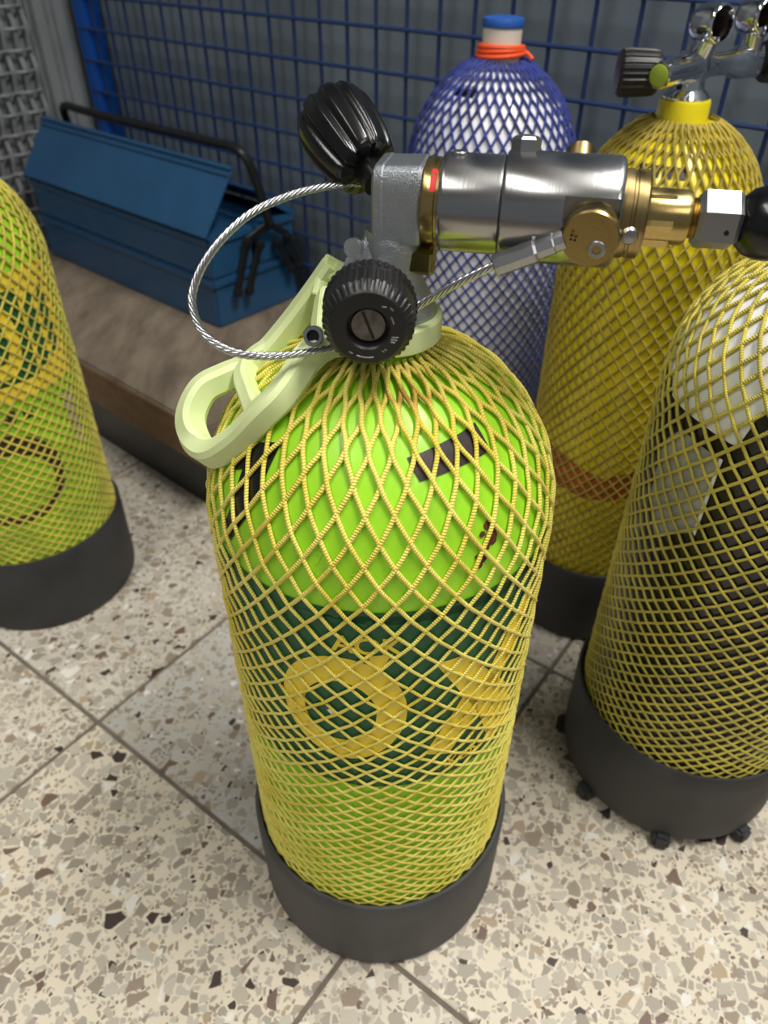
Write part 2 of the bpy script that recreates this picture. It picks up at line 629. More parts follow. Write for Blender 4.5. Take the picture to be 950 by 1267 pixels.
def ring_polys(cx, cz, a, b, ai, bi, tilt=0.0, dx=0, dz=0, n=40, t0=0, t1=360):
    out = []
    for k in range(n):
        q = []
        for (A, B, k2, o) in ((a, b, k, 0), (a, b, k + 1, 0), (ai, bi, k + 1, 1), (ai, bi, k, 1)):
            t = math.radians(t0 + (t1 - t0) * k2 / n)
            q.append((cx + o * dx + A * math.cos(t) + tilt * A * math.sin(t), cz + o * dz + B * math.sin(t)))
        out.append(q)
    return out


def text_polys(txt, th, z, h, sx=1.0, slope=0.0, R=0.102):
    """outline of built-in lettering as triangles in (degrees, height)"""
    cu = bpy.data.curves.new('lettering', 'FONT')
    cu.body = txt
    cu.size = 1
    cu.offset = .022
    ob = bpy.data.objects.new('lettering', cu)
    col.objects.link(ob)
    dg = bpy.context.evaluated_depsgraph_get()
    me = ob.evaluated_get(dg).to_mesh()
    k = h / 0.7
    out = []
    for p in me.polygons:
        q = []
        for vi in p.vertices:
            c = me.vertices[vi].co
            x = c.x * k * sx
            q.append((th + math.degrees(x / R), z + c.y * k + slope * x))
        out.append(q)
    ob.evaluated_get(dg).to_mesh_clear()
    bpy.data.objects.remove(ob)
    bpy.data.curves.remove(cu)
    return out


def netting(name, T, mat, parent, N, hspec, r, zlo, zhi, sides=6, per=4, rlo=None, twist=0.0, gap=0.0008):
    """tubular knotless net: N cords each way, cells of height hspec(z), cords run side by side where the net is gathered"""
    # meridian of the net (slightly off the tank)
    zs, rs = [], []
    for k in range(400):
        z = zlo + (T.z0 - zlo) * k / 400
        zs.append(z)
        rs.append(T.R)
    for k in range(400):
        a = PI / 2 * k / 399
        rr = T.R * math.cos(a) ** (2 / T.e)
        z = T.zof(rr)
        if z > zhi or rr < T.rn * 1.02:
            break
        zs.append(z)
        rs.append(rr)
    zs, rs = np.array(zs), np.array(rs)
    ds = np.hypot(np.diff(zs), np.diff(rs))
    s = np.concatenate([[0], np.cumsum(ds)])
    hh = np.interp(zs, [q[0] for q in hspec], [q[1] for q in hspec])
    kk = np.concatenate([[0], np.cumsum(ds / (0.5 * (hh[1:] + hh[:-1]) / 2))])
    K = kk[-1]
    npt = int(K * per) + 1
    kq = np.linspace(0, K, npt)
    zq, rq, sq, hq = (np.interp(kq, kk, q) for q in (zs, rs, s, hh))
    # surface normal in the (r, z) plane
    tr, tz = np.gradient(rq, sq + np.arange(npt) * 1e-9), np.gradient(zq, sq + np.arange(npt) * 1e-9)
    rz = r * np.interp(zq, [.25, .38, .45], [.80, .80, 1.0])
    nl = np.hypot(tr, tz)
    nr, nz = tz / nl, -tr / nl
    wcell = 2 * PI * rq / N
    aspect = hq / wcell
    slow = np.clip((aspect - 1.9) / 2.6, 0, 0.8)
    vs, fs, us = [], [], []
    base = 0
    ang = np.linspace(0, 2 * PI, sides, endpoint=False)
    girth = 2 * PI * r
    for sg in (1, -1):
        for j in range(N):
            ph = kq - slow * np.sin(2 * PI * kq) / (2 * PI)
            jit = 0.10 * np.sin(kq * 0.7 + j * 2.1 + sg) + 0.06 * np.sin(kq * 1.9 + j * 5.3)
            th = 2 * PI * j / N + sg * (PI / N) * (ph + 0.25 * jit) + twist * zq
            # over and under at the crossings, lying on the tank
            lift = gap + rz * 0.86 + 0.34 * rz * sg * np.cos(PI * kq + PI * j) + np.clip(aspect - 2.2, 0, 3) * r * .30 * (1 + np.sin(j * 12.9 + sg * 4.1 + kq * .5))
            rr = rq + nr * lift
            P = np.stack([T.c.x + rr * np.sin(th), T.c.y - rr * np.cos(th), zq + nz * lift], 1)
            t = np.gradient(P, axis=0)
            t /= np.linalg.norm(t, axis=1)[:, None]
            nn = np.stack([nr * np.sin(th), -nr * np.cos(th), nz], 1)
            bb = np.cross(t, nn)
            bb /= np.linalg.norm(bb, axis=1)[:, None]
            V = P[:, None, :] + rz[:, None, None] * (np.cos(ang)[None, :, None] * bb[:, None, :] * 1.08 + np.sin(ang)[None, :, None] * nn[:, None, :] * .92)
            vs.append(V.reshape(-1, 3))
            idx = base + np.arange(npt * sides).reshape(npt, sides)
            a_, b_ = idx[:-1], idx[1:]
            fs.append(np.stack([a_, np.roll(a_, -1, 1), np.roll(b_, -1, 1), b_], -1).reshape(-1, 4))
            L = np.concatenate([[0], np.cumsum(np.linalg.norm(np.diff(P, axis=0), axis=1))]) / girth
            u0, u1 = np.repeat(L[:-1, None], sides, 1), np.repeat(L[1:, None], sides, 1)
            v0 = np.repeat((np.arange(sides) / sides)[None], npt - 1, 0)
            v1 = v0 + 1 / sides
            us.append(np.stack([np.stack([u0, v0], -1), np.stack([u0, v1], -1), np.stack([u1, v1], -1), np.stack([u1, v0], -1)], 2).reshape(-1, 2))
            base += npt * sides
    V = np.concatenate(vs) - np.array(world_loc(parent))
    Fa = np.concatenate(fs)
    U = np.concatenate(us)
    me = bpy.data.meshes.new(name)
    me.vertices.add(len(V))
    me.vertices.foreach_set('co', V.ravel())
    me.loops.add(Fa.size)
    me.loops.foreach_set('vertex_index', Fa.ravel().astype(np.int32))
    me.polygons.add(len(Fa))
    me.polygons.foreach_set('loop_start', np.arange(0, Fa.size, 4, dtype=np.int32))
    me.update(calc_edges=True)
    me.polygons.foreach_set('use_smooth', [True] * len(Fa))
    ul = me.uv_layers.new(name='UVMap')
    ul.data.foreach_set('uv', U.ravel())
    me.materials.append(mat)
    o = bpy.data.objects.new(name, me)
    col.objects.link(o)
    o.parent = parent
    return o


def boot(parent, c, zf, h, R, feet=0, ph=0.0, mat='rubber_d'):
    g = G()
    ri = R - .005
    lathe(g, [(0, zf + .010), (R * .86, zf + .010), (R * .88, zf), (R - .006, zf + .0005), (R - .002, zf + .004), (R - .0008, zf + .012), (R, zf + h - .02), (R, zf + h - .003),
              (R - .0015, zf + h), (ri + .0012, zf + h), (ri, zf + h - .002), (ri, zf + .02), (0, zf + .02)], (c[0], c[1], 0), seg=96)
    o = build('boot', g, M[mat], parent, smooth=40)
    for k in range(feet):
        a = ph + 2 * PI * k / feet
        d = Vector((math.sin(a), -math.cos(a), 0))
        t = Vector((d.y, -d.x, 0))
        g = G()
        box(g, (c[0], c[1], 0), d, t, (0, 0, 1), (R - .026, -.008, 0.0), (R + .006, .008, zf + .006))
        build('foot', g, M[mat], o, bevel=.003)
    return o


# ================================================================== the setting
def structure(o):
    o['kind'] = 'structure'
    return o


AZT = math.radians(-53.5)
dA, dB = Vector((math.sin(AZT), math.cos(AZT), 0)), Vector((math.cos(AZT), -math.sin(AZT), 0))
g = G()
box(g, (0, 0, 0), dA, dB, (0, 0, 1), (-2.6, -2.2, -.08), (3.2, 3.0, -.0022))
floor = structure(build('floor', g, M['grout'], smooth=0))
TS = 0.374
tile_me = None
for i in range(-4, 6):
    for j in range(-4, 6):
        a0, b0 = .1834 + TS * i, .2135 + TS * j
        cpt = dA * (a0 + TS / 2) + dB * (b0 + TS / 2)
        if not (-1.6 < cpt.x < 1.5 and -.6 < cpt.y < 2.0):
            continue
        if tile_me is None:
            g = G()
            hs = TS / 2 - .0024
            box(g, (0, 0, 0), dA, dB, (0, 0, 1), (-hs, -hs, -.01), (hs, hs, 0))
            t = build('tile', g, M['terrazzo'], None, smooth=30, bevel=.0009, bseg=2)
            tile_me = t.data
        else:
            t = bpy.data.objects.new('tile', tile_me)
            col.objects.link(t)
        t.parent = floor
        t.location = cpt + Vector((0, 0, random.uniform(-.0003, .0003)))
        # tone of each tile: the two beyond the joint are greyer than the cream ones in front
        tone = {(0, 0): .95, (0, 1): .8, (1, 0): .55, (1, -1): .30, (0, -1): .02, (-1, 0): .05, (-1, 1): .35}.get((i, j), random.uniform(.1, .5))
        t.color = (tone, tone, tone, 1)

PF = .905
fd, fn = Vector((-.76, .65, 0)).normalized(), Vector((.65, .76, 0)).normalized()


def onplane(u, v, n, p):
    d = at(u, v, 1.0) - Vector((0, 0, CAM_H))
    o = Vector((0, 0, CAM_H))
    return o + d * ((p - o.dot(n)) / d.dot(n))


TC = onplane(112, 110, fn, PF).dot(fd)          # where the side wall meets the back wall
g = G()
box(g, fn * (PF + .036), fd, fn, (0, 0, 1), (TC - 3.6, 0, 0), (TC + .06, .05, 2.6))
structure(build('wall_back', g, M['wallp'], smooth=0))
g = G()
box(g, fd * (TC + .025), fd, fn, (0, 0, 1), (0, PF - 2.6, 0), (.05, PF + .05, 2.6))
structure(build('wall_left', g, M['wallg'], smooth=0))
g = G()
box(g, (0, 0, 2.6), (1, 0, 0), (0, 1, 0), (0, 0, 1), (-3, -3, 0), (3, 2.6, .05))
structure(build('ceiling', g, M['ceil'], smooth=0))

# ---- blue welded wire fence
fo = fn * PF + fd * (TC - 1.0)
fence = thing('wire_fence', fo, 'blue welded wire fence with square openings standing before the grey back wall', 'fence')
g = G()
box(g, fn * PF + fd * TC, fd, fn, (0, 0, 1), (-.045, -.004, 0), (-.004, .03, 2.0))
build('post', g, M['postblue'], fence, bevel=.003)
tv0 = onplane(502, 37, fn, PF).dot(fd)
zh0 = onplane(504, 37, fn, PF).z
vw = hw = None
for k in range(-16, 40):
    tt = tv0 + .0542 * k
    if tt > TC - .05 or tt < TC - 2.35:
        continue
    if vw is None:
        g = G()
        sweep(g, [(0, 0, 0.02), (0, 0, 1.0), (0, 0, 1.98)], circ(.0027, 8))
        vw = build('wire', g, M['wireblue'], None)
        o = vw
    else:
        o = bpy.data.objects.new('wire', vw.data)
        col.objects.link(o)
    o.parent = fence
    o.location = fn * (PF + .002) + fd * tt - fo
for k in range(-10, 27):
    z = zh0 + .0525 * k
    if z < .03:
        continue
    if hw is None:
        g = G()
        sweep(g, [fd * -1.36, fd * 0, fd * .992], circ(.0027, 8))
        hw = build('wire', g, M['wireblue'], None)
        o = hw
    else:
        o = bpy.data.objects.new('wire', hw.data)
        col.objects.link(o)
    o.parent = fence
    o.location = fn * (PF - .003) + fd * (TC - 1.0) + Vector((0, 0, z)) - fo

# ---- grey folded post in the corner and the crimped mesh of the side wall
po = fd * (TC + .0) + fn * (PF - .06)
post = thing('folded_post', po, 'grey folded sheet metal post in the corner, left of the blue fence post', 'post')
PS = .56
sec = [(.02, .022), (.02, -.02), (.004, -.02), (.004, -.055), (.012, -.058), (.012, -.092), (.002, -.095), (.002, -.128), (.02, -.13), (.02, -.14), (.024, -.14), (.024, .022)]
g = G()
n_ = len(sec)
vs = [fd * (TC + a) + fn * (PF - .008 + b * PS) + Vector((0, 0, z)) for z in (0, 2.0) for a, b in sec]
fs = [(k, (k + 1) % n_, n_ + (k + 1) % n_, n_ + k) for k in range(n_)] + [tuple(range(n_ - 1, -1, -1)), tuple(range(n_, 2 * n_))]
g.add(vs, fs)
build('profile', g, M['wallg'], post, smooth=0)
mo = fd * (TC + .01) + fn * (PF - .5)
mesh_p = thing('crimped_mesh', mo, 'grey crimped wire mesh panel on the side wall behind the toolbox', 'mesh panel')
vw = hw = None
for k in range(34):
    q = PF - .098 - .0238 * k
    if vw is None:
        g = G()
        P = [Vector((0, 0, z)) + fd * (-.004 * math.cos(PI * z / .034)) for z in np.arange(.034, 1.3, .0085)]
        sweep(g, P, rrect(.0045, .0022, .001), ref=-fd)
        vw = build('wire', g, M['galv'], None)
        o = vw
    else:
        o = bpy.data.objects.new('wire', vw.data)
        col.objects.link(o)
    o.parent = mesh_p
    o.location = fd * (TC + (.010 if k % 2 else .012)) + fn * q - mo
for k in range(37):
    z = .034 + .034 * k
    if hw is None:
        g = G()
        P = [fn * (PF - .098 - .00595 * i) + fd * (.004 * math.cos(PI * i / 4)) for i in range(136)]
        P = [p - fn * (PF - .5) for p in P]
        sweep(g, P, circ(.0028, 6), ref=(0, 0, 1))
        hw = build('wire', g, M['galv'], None)
        o = hw
    else:
        o = bpy.data.objects.new('wire', hw.data)
        col.objects.link(o)
    o.parent = mesh_p
    o.location = fd * (TC + .006) + fn * (PF - .5) + Vector((0, 0, z)) - mo

# ================================================================== bench and toolbox
Fp = Vector((-.27656, 1.16085, .165))
ex, ey, ez = fd, fn, Vector((0, 0, 1))
BX = TC - .035 - Fp.dot(fd)
bo = Fp + ex * .4 - Vector((0, 0, .165))
bench = thing('wooden_bench', bo, 'low bench of one thick dusty wooden board under the blue toolbox', 'bench')
g = G()
box(g, (Fp.x, Fp.y, 0), ex, ey, ez, (-.225, -.212, .094), (BX, .195, .165))
build('board', g, [M['board']], bench, bevel=.003)
g = G()
box(g, (Fp.x, Fp.y, 0), ex, ey, ez, (-.224, -.2135, .096), (BX - .001, -.2115, .160))
build('edge_strip', g, M['boardedge'], bench, bevel=.0004)
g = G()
box(g, (Fp.x, Fp.y, 0), ex, ey, ez, (-.20, -.196, .0), (BX - .01, .17, .094))  # added black box, stands in for the dark shade under the board
build('shade_block', g, M['toolin'], bench, bevel=.002)

tbx = thing('toolbox', Fp + ex * .27 + ey * .1, 'dark blue metal cantilever toolbox with black handle on the wooden bench', 'toolbox')
LX, LY = .54, .189


def L(x, y, z):
    return Fp + ex * x + ey * y + ez * z


g = G()
box(g, Fp, ex, ey, ez, (0.004, 0.004, 0), (LX - .004, LY - .004, .075))
box(g, Fp, ex, ey, ez, (0.0, 0.0, .068), (LX, LY, .082))
build('lower_tray', g, M['tool'], tbx, bevel=.003)
for y0, y1 in ((0.002, .094), (.102, LY - .002)):
    g = G()
    box(g, Fp, ex, ey, ez, (.004, y0 + .002, .083), (LX - .004, y1 - .002, .140))
    box(g, Fp, ex, ey, ez, (0, y0 - .002, .136), (LX, y1 + .001, .150))
    build('upper_tray', g, M['tool'], tbx, bevel=.0025)
# front lid, tilted up against the handle
g = G()
pts = [(.0, .152), (.064, .242)]
a, b = L(-.004, -.006, .154), L(-.008, .064, .244)
dl = (L(0, .064, .244) - L(0, -.006, .154)).normalized()
nl_ = ex.cross(dl).normalized()
if nl_.z < 0:
    nl_ = -nl_
box(g, L(0, -.006, .154), ex, dl, nl_, (-.005, 0, -.0015), (LX + .002, .114, .0015))
box(g, L(0, -.006, .154), ex, dl, nl_, (-.005, 0, -.012), (LX + .002, .002, .0015))
box(g, L(0, -.006, .154), ex, dl, nl_, (-.005, .098, .0015), (LX + .002, .1005, .0045))
box(g, L(0, -.006, .154), ex, dl, nl_, (-.005, .108, .0015), (LX + .002, .114, .0055))
build('lid', g, M['tool'], tbx, bevel=.0008)
dr = (L(0, .118, .196) - L(0, LY + .002, .152)).normalized()
nr_ = dr.cross(ex).normalized()
if nr_.z < 0:
    nr_ = -nr_
g = G()
box(g, L(0, LY + .002, .152), ex, dr, nr_, (0, 0, -.0015), (LX, .092, .0015))
box(g, L(0, LY + .002, .152), ex, dr, nr_, (0, 0, -.010), (.002, .088, 0))
build('lid', g, M['tool'], tbx, bevel=.0008)
g = G()
tube(g, [L(-.014, .118, .150), L(-.016, .100, .21), L(-.010, .088, .252), L(.012, .084, .266), L(.06, .083, .267), L(.25, .083, .266), L(.43, .083, .266), L(.488, .084, .266), L(.506, .087, .25), L(.51, .100, .2), L(.508, .118, .150)], .0072, 10, 6)
build('handle', g, M['toolin'], tbx)
for xs in (-.010, LX + .010):
    for (y0, z0, y1, z1) in ((.070, .132, .040, .056), (.096, .120, .064, .052), (.134, .116, .162, .062), (.158, .118, .181, .062)):
        g = G()
        p0, p1 = L(xs, y0, z0), L(xs, y1, z1)
        sweep(g, [p0, p1], rrect(.0065, .0022, .001), ref=ex)
        for p in (p0, p1):
            lathe(g, [(.0075, -.004), (.0075, .0045), (.004, .006), (.004, .0075), (0, .0075)], p, -ex if xs < 0 else ex, 12)
        build('hinge_arm', g, M['toolin'], tbx)
    g = G()
    sweep(g, [L(xs, .072, .134), L(xs, .118, .150), L(xs, .158, .122)], rrect(.006, .002, .001), ref=ex)
    build('hinge_arm', g, M['toolin'], tbx)

# ================================================================== the four tanks around
HS = [(.0, .0105), (.1, .0110), (.2, .0118), (.29, .0132), (.36, .0166), (.43, .0205), (.46, .0240), (.49, .029), (.52, .036), (.56, .038)]
HS2 = [(.0, .0105), (.1, .011), (.2, .0125), (.29, .0135), (.36, .015), (.43, .0170), (.46, .0175), (.49, .020), (.55, .026), (.6, .03)]

# ---- left tank
T = Tank((-.4545, .7455), .102, .428, .533, 2.15, .022)
tl = thing('dive_tank', (T.c.x, T.c.y, 0), 'lime dive tank with dark ring print low down, beside the toolbox bench', 'tank')
g = G()
lathe(g, T.prof(), (T.c.x, T.c.y, 0), seg=96)
build('cylinder', g, M['lime'], tl, smooth=50)
boot(tl, (T.c.x, T.c.y), 0.0, .112, .110)
netting('net', T, M['net_y2'], tl, 48, HS2, .0015, .106, .529, sides=5, per=3)
g = G()
patch(g, T, [[(-10, .332), (64, .332), (64, .425), (-10, .425)]], .0004)
build('green_band', g, M['green'], tl)
g = G()
pl = [[(-10, .425), (92, .425), (92, .440), (-10, .440)], [(-10, .314), (92, .314), (92, .332), (-10, .332)], [(64, .332), (92, .332), (92, .425), (64, .425)]]
pl += ring_polys(44, .379, 14, .040, 7, .024)
pl += [[(4, .338), (11, .338), (24, .420), (17, .420)], [(17, .338), (24, .338), (11, .420), (4, .420)]]
patch(g, T, pl, .0006)
build('yellow_print', g, M['yprint'], tl)
g = G()
patch(g, T, [[(66.5, .338), (74, .338), (74, .418), (66.5, .412)], [(78, .345), (86, .345), (84, .418), (77, .405)]], .0008)
build('green_print', g, M['green'], tl)
g = G()
patch(g, T, ring_polys(26, .222, 34, .058, 27, .040, dz=-.006), .0005)
patch(g, T, [p for k in range(3) for p in [[(28 + 9 * k, .302 - .004 * k), (33 + 9 * k, .302 - .004 * k), (33 + 9 * k, .309 - .004 * k), (28 + 9 * k, .309 - .004 * k)],
                                         [(24 + 11 * k, .291), (30 + 11 * k, .291), (30 + 11 * k, .298), (24 + 11 * k, .298)]]], .0005)
build('dark_ring_print', g, M['plate'], tl)
g = G()
patch(g, T, [[(74, .296), (85, .296), (85, .225), (77, .232)]], .0006)
build('sticker', g, M['greyst'], tl)
g = G()
patch(g, T, [[(62, .497), (74, .497), (74, .489), (62, .489)]], .0005)
build('stamped_label', g, M['rust'], tl)

# ---- right tank, black with a white shoulder
T = Tank((.302, .467), .098, .444, .549, 2.15, .034)
tr = thing('dive_tank', (T.c.x, T.c.y, 0), 'black dive tank with white shoulder in a yellow net, on a footed black boot', 'tank')
g = G()
lathe(g, T.prof(), (T.c.x, T.c.y, 0), seg=96)
lathe(g, [(.024, .5), (.024, .575), (.0, .576)], (T.c.x, T.c.y, 0), seg=32)
build('cylinder', g, M['blackp'], tr, smooth=50)
boot(tr, (T.c.x, T.c.y), 0.012, .107, .107, feet=8, ph=math.radians(-17))
netting('net', T, M['net_y2'], tr, 42, HS2, .0013, .113, .545, sides=6, per=3)
g = G()
edge = [(-180, .455), (-140, .455), (-130, .432), (-120, .455), (-92, .455), (-88, .4455), (-84.4, .4448), (-66.2, .4448), (-52.1, .4425), (-48.5, .4425), (-47.2, .452), (-45.6, .466), (-43, .475), (-30, .455), (0, .455), (10, .43), (20, .455), (180, .455)]
polys = []
for (a0, z0), (a1, z1) in zip(edge, edge[1:]):
    polys.append([(a0, z0), (a1, z1), (a1, .55), (a0, .55)])
patch(g, T, polys, .0004)
build('white_shoulder', g, M['white'], tr)
g = G()
patch(g, T, [[(-74, .432), (-53.0, .4287), (-53.5, .3643), (-72, .338), (-82, .36), (-84.4, .41)]], .0005)
build('sticker', g, M['greyst'], tr)
g = G()
patch(g, T, [[(-53.4, .4292), (-52.0, .4292), (-52.5, .362), (-53.9, .364)]], .0007)
build('sticker_edge', g, M['white'], tr)

# ---- yellow tank at the back with a twin outlet chrome valve
T = Tank((.2604, .7193), .087, .47, .575, 2.0, .022, .026)
ty = thing('dive_tank', (T.c.x, T.c.y, 0), 'all yellow dive tank with chrome twin-outlet valve by the back fence', 'tank')
g = G()
lathe(g, T.prof(), (T.c.x, T.c.y, 0), seg=96)
build('cylinder', g, M['yellow'], ty, smooth=50)
boot(ty, (T.c.x, T.c.y), 0.0, .11, .095)
netting('net', T, M['net_y3'], ty, 44, [(.0, .013), (.2, .0145), (.4, .017), (.5, .020), (.55, .026), (.6, .032)], .0013, .103, .570, sides=5, per=3)
g = G()
patch(g, T, [[(-74, .262), (-50, .258), (-20, .244), (0, .258), (24, .262), (20, .236), (-8, .218), (-30, .214), (-74, .222)]], .0005)
build('orange_print', g, M['orange'], ty)
g = G()
for k in range(4):
    a = -46 + 9.5 * k
    patch(g, T, [[(a, .5385), (a + 7, .5385), (a + 7, .5465), (a, .5465)]], .0005)
build('stamped_label', g, M['plate'], ty)
g = G()
nc = (T.c.x - .004, T.c.y, 0)
lathe(g, [(.0245, .563), (.0228, .568), (.0218, .572), (.0215, .586), (.0208, .588), (0, .588)], nc, seg=48)
build('neck', g, M['yellow'], ty)
# twin outlet valve: plug end, body, second body, two eyes with bores, a handwheel on either side
VB = Vector((nc[0], nc[1], .612))
P2 = at(925, 76, .752)
g = G()
lathe(g, [(.0192, .588), (.0196, .590), (.0170, .593), (.0135, .596), (.0125, .603), (.0125, .612), (.009, .619), (0, .620)], nc, seg=40)
pe = at(815, 94, .684)
pd = (pe - VB).normalized()
pl_ = (pe - VB).length
lathe(g, [(.0125, -.010), (.0128, .008), (.0108, .018), (.0102, pl_ - .005), (.0098, pl_ - .001), (.0088, pl_), (.0084, pl_ - .001), (0, pl_ - .001)], VB, pd, 40)
d2 = (P2 - VB).normalized()
l2 = (P2 - VB).length
lathe(g, [(.0120, 0), (.0122, .010), (.0090, .020), (.0090, l2 - .026), (.0125, l2 - .016), (.0130, l2), (.0130, l2 + .010), (.010, l2 + .014), (0, l2 + .014)], VB, d2, 40)
lathe(g, [(.0125, -.010), (.0135, 0), (.0120, .010), (0, .013)], VB, (0, 0, 1), 40)
valve = build('valve', g, M['chrome'], ty)
g = G()
lathe(g, [(0, -.0010), (.0083, -.0010), (.0083, .0001), (.0072, .0008), (0, .0011)], pe, pd, 32)
build('end_plug', g, M['lens'], valve)
yk = Vector((.52, -.85, .05)).normalized()
for c, b0 in ((at(882, 29, .712), VB), (at(938, 20, .748), P2)):
    g = G()
    sweep(g, spline([b0 + Vector((0, 0, .004)), b0 * .55 + c * .45 + Vector((0, 0, -.004)), c - Vector((0, 0, .006))], 6), circ(.0085, 20), scale=lambda t: 1.15 - .15 * t)
    lathe(g, [(0, -.016), (.0095, -.016), (.0125, -.0135), (.0138, -.009), (.0143, -.002), (.0145, .006), (.0140, .009), (.0131, .0100), (.0122, .0096), (.0118, .008), (.0114, .0055)], c, yk, 44, ccap=False)
    eye = build('outlet', g, M['chrome'], valve)
    g = G()
    lathe(g, [(.0114, .0055), (.0112, -.007), (.004, -.0075), (0, -.0075)], c, yk, 44, ccap=False)
    build('bore', g, M['plate'], eye)
for c, d, L_ in ((at(811, 90, .708), Vector((-1, .12, -.02)), .031), (P2 + Vector((.017, .004, 0)), Vector((.94, .2, 0)), .031)):
    g = G()
    lathe(g, [(0, -.002), (.0150, -.002), (.0168, .001), (.0173, .006), (.0182, L_ - .008), (.0177, L_ - .003), (.0148, L_), (.008, L_ + .001), (0, L_ + .001)], c, d, 120, rfun=lambda an, i: 1 - (.055 if math.sin(an * 22) > 0 and 1 < i < 6 else 0))
    build('handwheel', g, M['blk'], valve, smooth=25)
g = G()
sweep(g, [VB, at(806, 90, .708)], circ(.0065, 16))
build('stem', g, M['chrome'], valve)

# ---- blue net tank
T = Tank((.122, .930), .095, .475, .590, 2.0, .0, .024)
tb = thing('dive_tank', (T.c.x, T.c.y, 0), 'white dive tank in a blue net with blue capped white neck', 'tank')
g = G()
lathe(g, T.prof(), (T.c.x, T.c.y, 0), seg=96)
build('cylinder', g, M['white'], tb, smooth=50)
netting('net', T, M['net_b'], tb, 42, [(.0, .014), (.2, .0155), (.4, .018), (.5, .0205), (.55, .025), (.6, .032)], .00135, .01, .588, sides=5, per=3)
g = G()
for k in range(3):
    a = -52 + 8 * k
    patch(g, T, [[(a, .5605), (a + 6.5, .5605), (a + 6.5, .570), (a, .570)]], .0005)
build('stamped_label', g, M['vinyl'], tb)
nb = (T.c.x + .0005, T.c.y, 0)
g = G()
lathe(g, [(.0205, .580), (.0205, .6185), (0, .6185)], nb, seg=40)
build('neck', g, M['cream'], tb)
g = G()
lathe(g, [(.0195, .6178), (.0215, .6184), (.0220, .6200), (.0220, .6238), (.0210, .6265), (.016, .6275), (.010, .626), (0, .626)], nb, seg=40)
build('cap', g, M['bluecap'], tb)
g = G()
for k, (dz, dr_) in enumerate(((0, .0250), (.0035, .0240), (.0068, .0236))):
    tube(g, [Vector((nb[0] + dr_ * math.sin(a), nb[1] - dr_ * math.cos(a), .594 + dz + .0015 * math.sin(a + k))) for a in np.linspace(0, 2 * PI, 24, endpoint=False)], .0024, 8, 2, closed=True)
tube(g, [Vector((nb[0] + .024, nb[1] - .004, .597)), Vector((nb[0] + .029, nb[1] - .008, .594)), Vector((nb[0] + .033, nb[1] - .012, .590))], .0022, 8, 4)
build('elastic_band', g, M['orband'], tb)

# ================================================================== the lime tank in front
T = Tank((-.002, .365), .102, .428, .533, 2.15, .022, .0245)
tc_ = thing('dive_tank', (T.c.x, T.c.y, 0), 'lime green dive tank with green print, nearest, carrying the silver valve and pale handle', 'tank')
g = G()
lathe(g, T.prof(), (T.c.x, T.c.y, 0), seg=128)
lathe(g, [(.0245, .528), (.0245, .555), (0, .556)], (T.c.x, T.c.y, 0), seg=40)
build('cylinder', g, M['lime'], tc_, smooth=50)
boot(tc_, (T.c.x, T.c.y), 0.0, .109, .1105, mat='rubber')
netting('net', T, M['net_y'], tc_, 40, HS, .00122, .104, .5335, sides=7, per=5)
g = G()
patch(g, T, [[(-180, .272), (180, .272), (180, .430), (150, .432), (60, .425), (40, .422), (20, .4245), (0, .4235), (-25, .4275), (-60, .433), (-180, .432)]], .0004)
build('green_band', g, M['green'], tc_)
g = G()
pl = ring_polys(-12.4, .3485, 21.4, .0475, 12.3, .0275, tilt=0.03, dx=-.8, dz=-.001, n=48)
# X with its long arms
pl += [[(17.5, .388), (28, .388), (41, .356), (52, .328), (61, .270), (44, .284), (37, .322), (29, .350)]]
pl += [[(15.5, .303), (25, .295), (38, .331), (29, .350)], [(36, .352), (44, .337), (57, .383), (60, .410), (53, .405)]]
pw = G()
patch(pw, T, [[(-17.5, .3465), (-15.5, .3500), (-14.0, .3445), (-16.0, .3430)]], .0009)
build('paint_chip', pw, M['white'], tc_)
pl += text_polys('AOK', -14.5, .4015, .0125, 1.0, -.02)
pl += [[(-3, .3995), (4, .4015), (1, .390), (-4, .388)]]
pl += text_polys('XGN', 24, .281, .009, 1.0, 0)
patch(g, T, pl, .0007)
build('lettering', g, M['yprint'], tc_)
g = G()
patch(g, T, [[(-41.6, .505), (-42.2, .489), (-45.2, .468), (-53.4, .444), (-57.0, .452), (-53.5, .470), (-54, .486), (-61, .480), (-52, .500)]], .0005, 1.5, .0015)
build('black_sticker', g, M['vinyl'], tc_)
g = G()
patch(g, T, [[(10.3, .5065), (27, .5095), (45.6, .5115), (45.3, .5005), (29, .4995), (13.8, .4975)]], .0005, 1.5, .0015)
build('stamped_label', g, M['plate'], tc_)
g = G()
rr_ = random.Random(3)
blob = []
for cx_, cz_, s_ in ((34.5, .471, .6), (35.5, .4645, 1.0), (33, .461, .7), (31.5, .455, .7), (37, .470, .6), (32.2, .468, .5), (29.5, .4575, .3), (30.5, .452, .5)):
    n_ = 14
    blob.append([(cx_ + s_ * 2.3 * (.55 + .6 * rr_.random()) * math.cos(2 * PI * k / n_), cz_ + s_ * .0042 * (.55 + .6 * rr_.random()) * math.sin(2 * PI * k / n_)) for k in range(n_)])
for i_, b_ in enumerate(blob):
    patch(g, T, [b_], .0004 + .00004 * i_, 1.5, .0015)
build('rust_spot', g, M['rust'], tc_)
# embossed numbers stamped into the shoulder
g = G()
for tx, th_, z_ in (('5 0', -9, .452), ('2', 3, .455), ('W 7', -27, .458)):
    patch(g, T, text_polys(tx, th_, z_, .007), .00035, 1.5, .0015)
build('stamped_number', g, M['lime'], tc_)

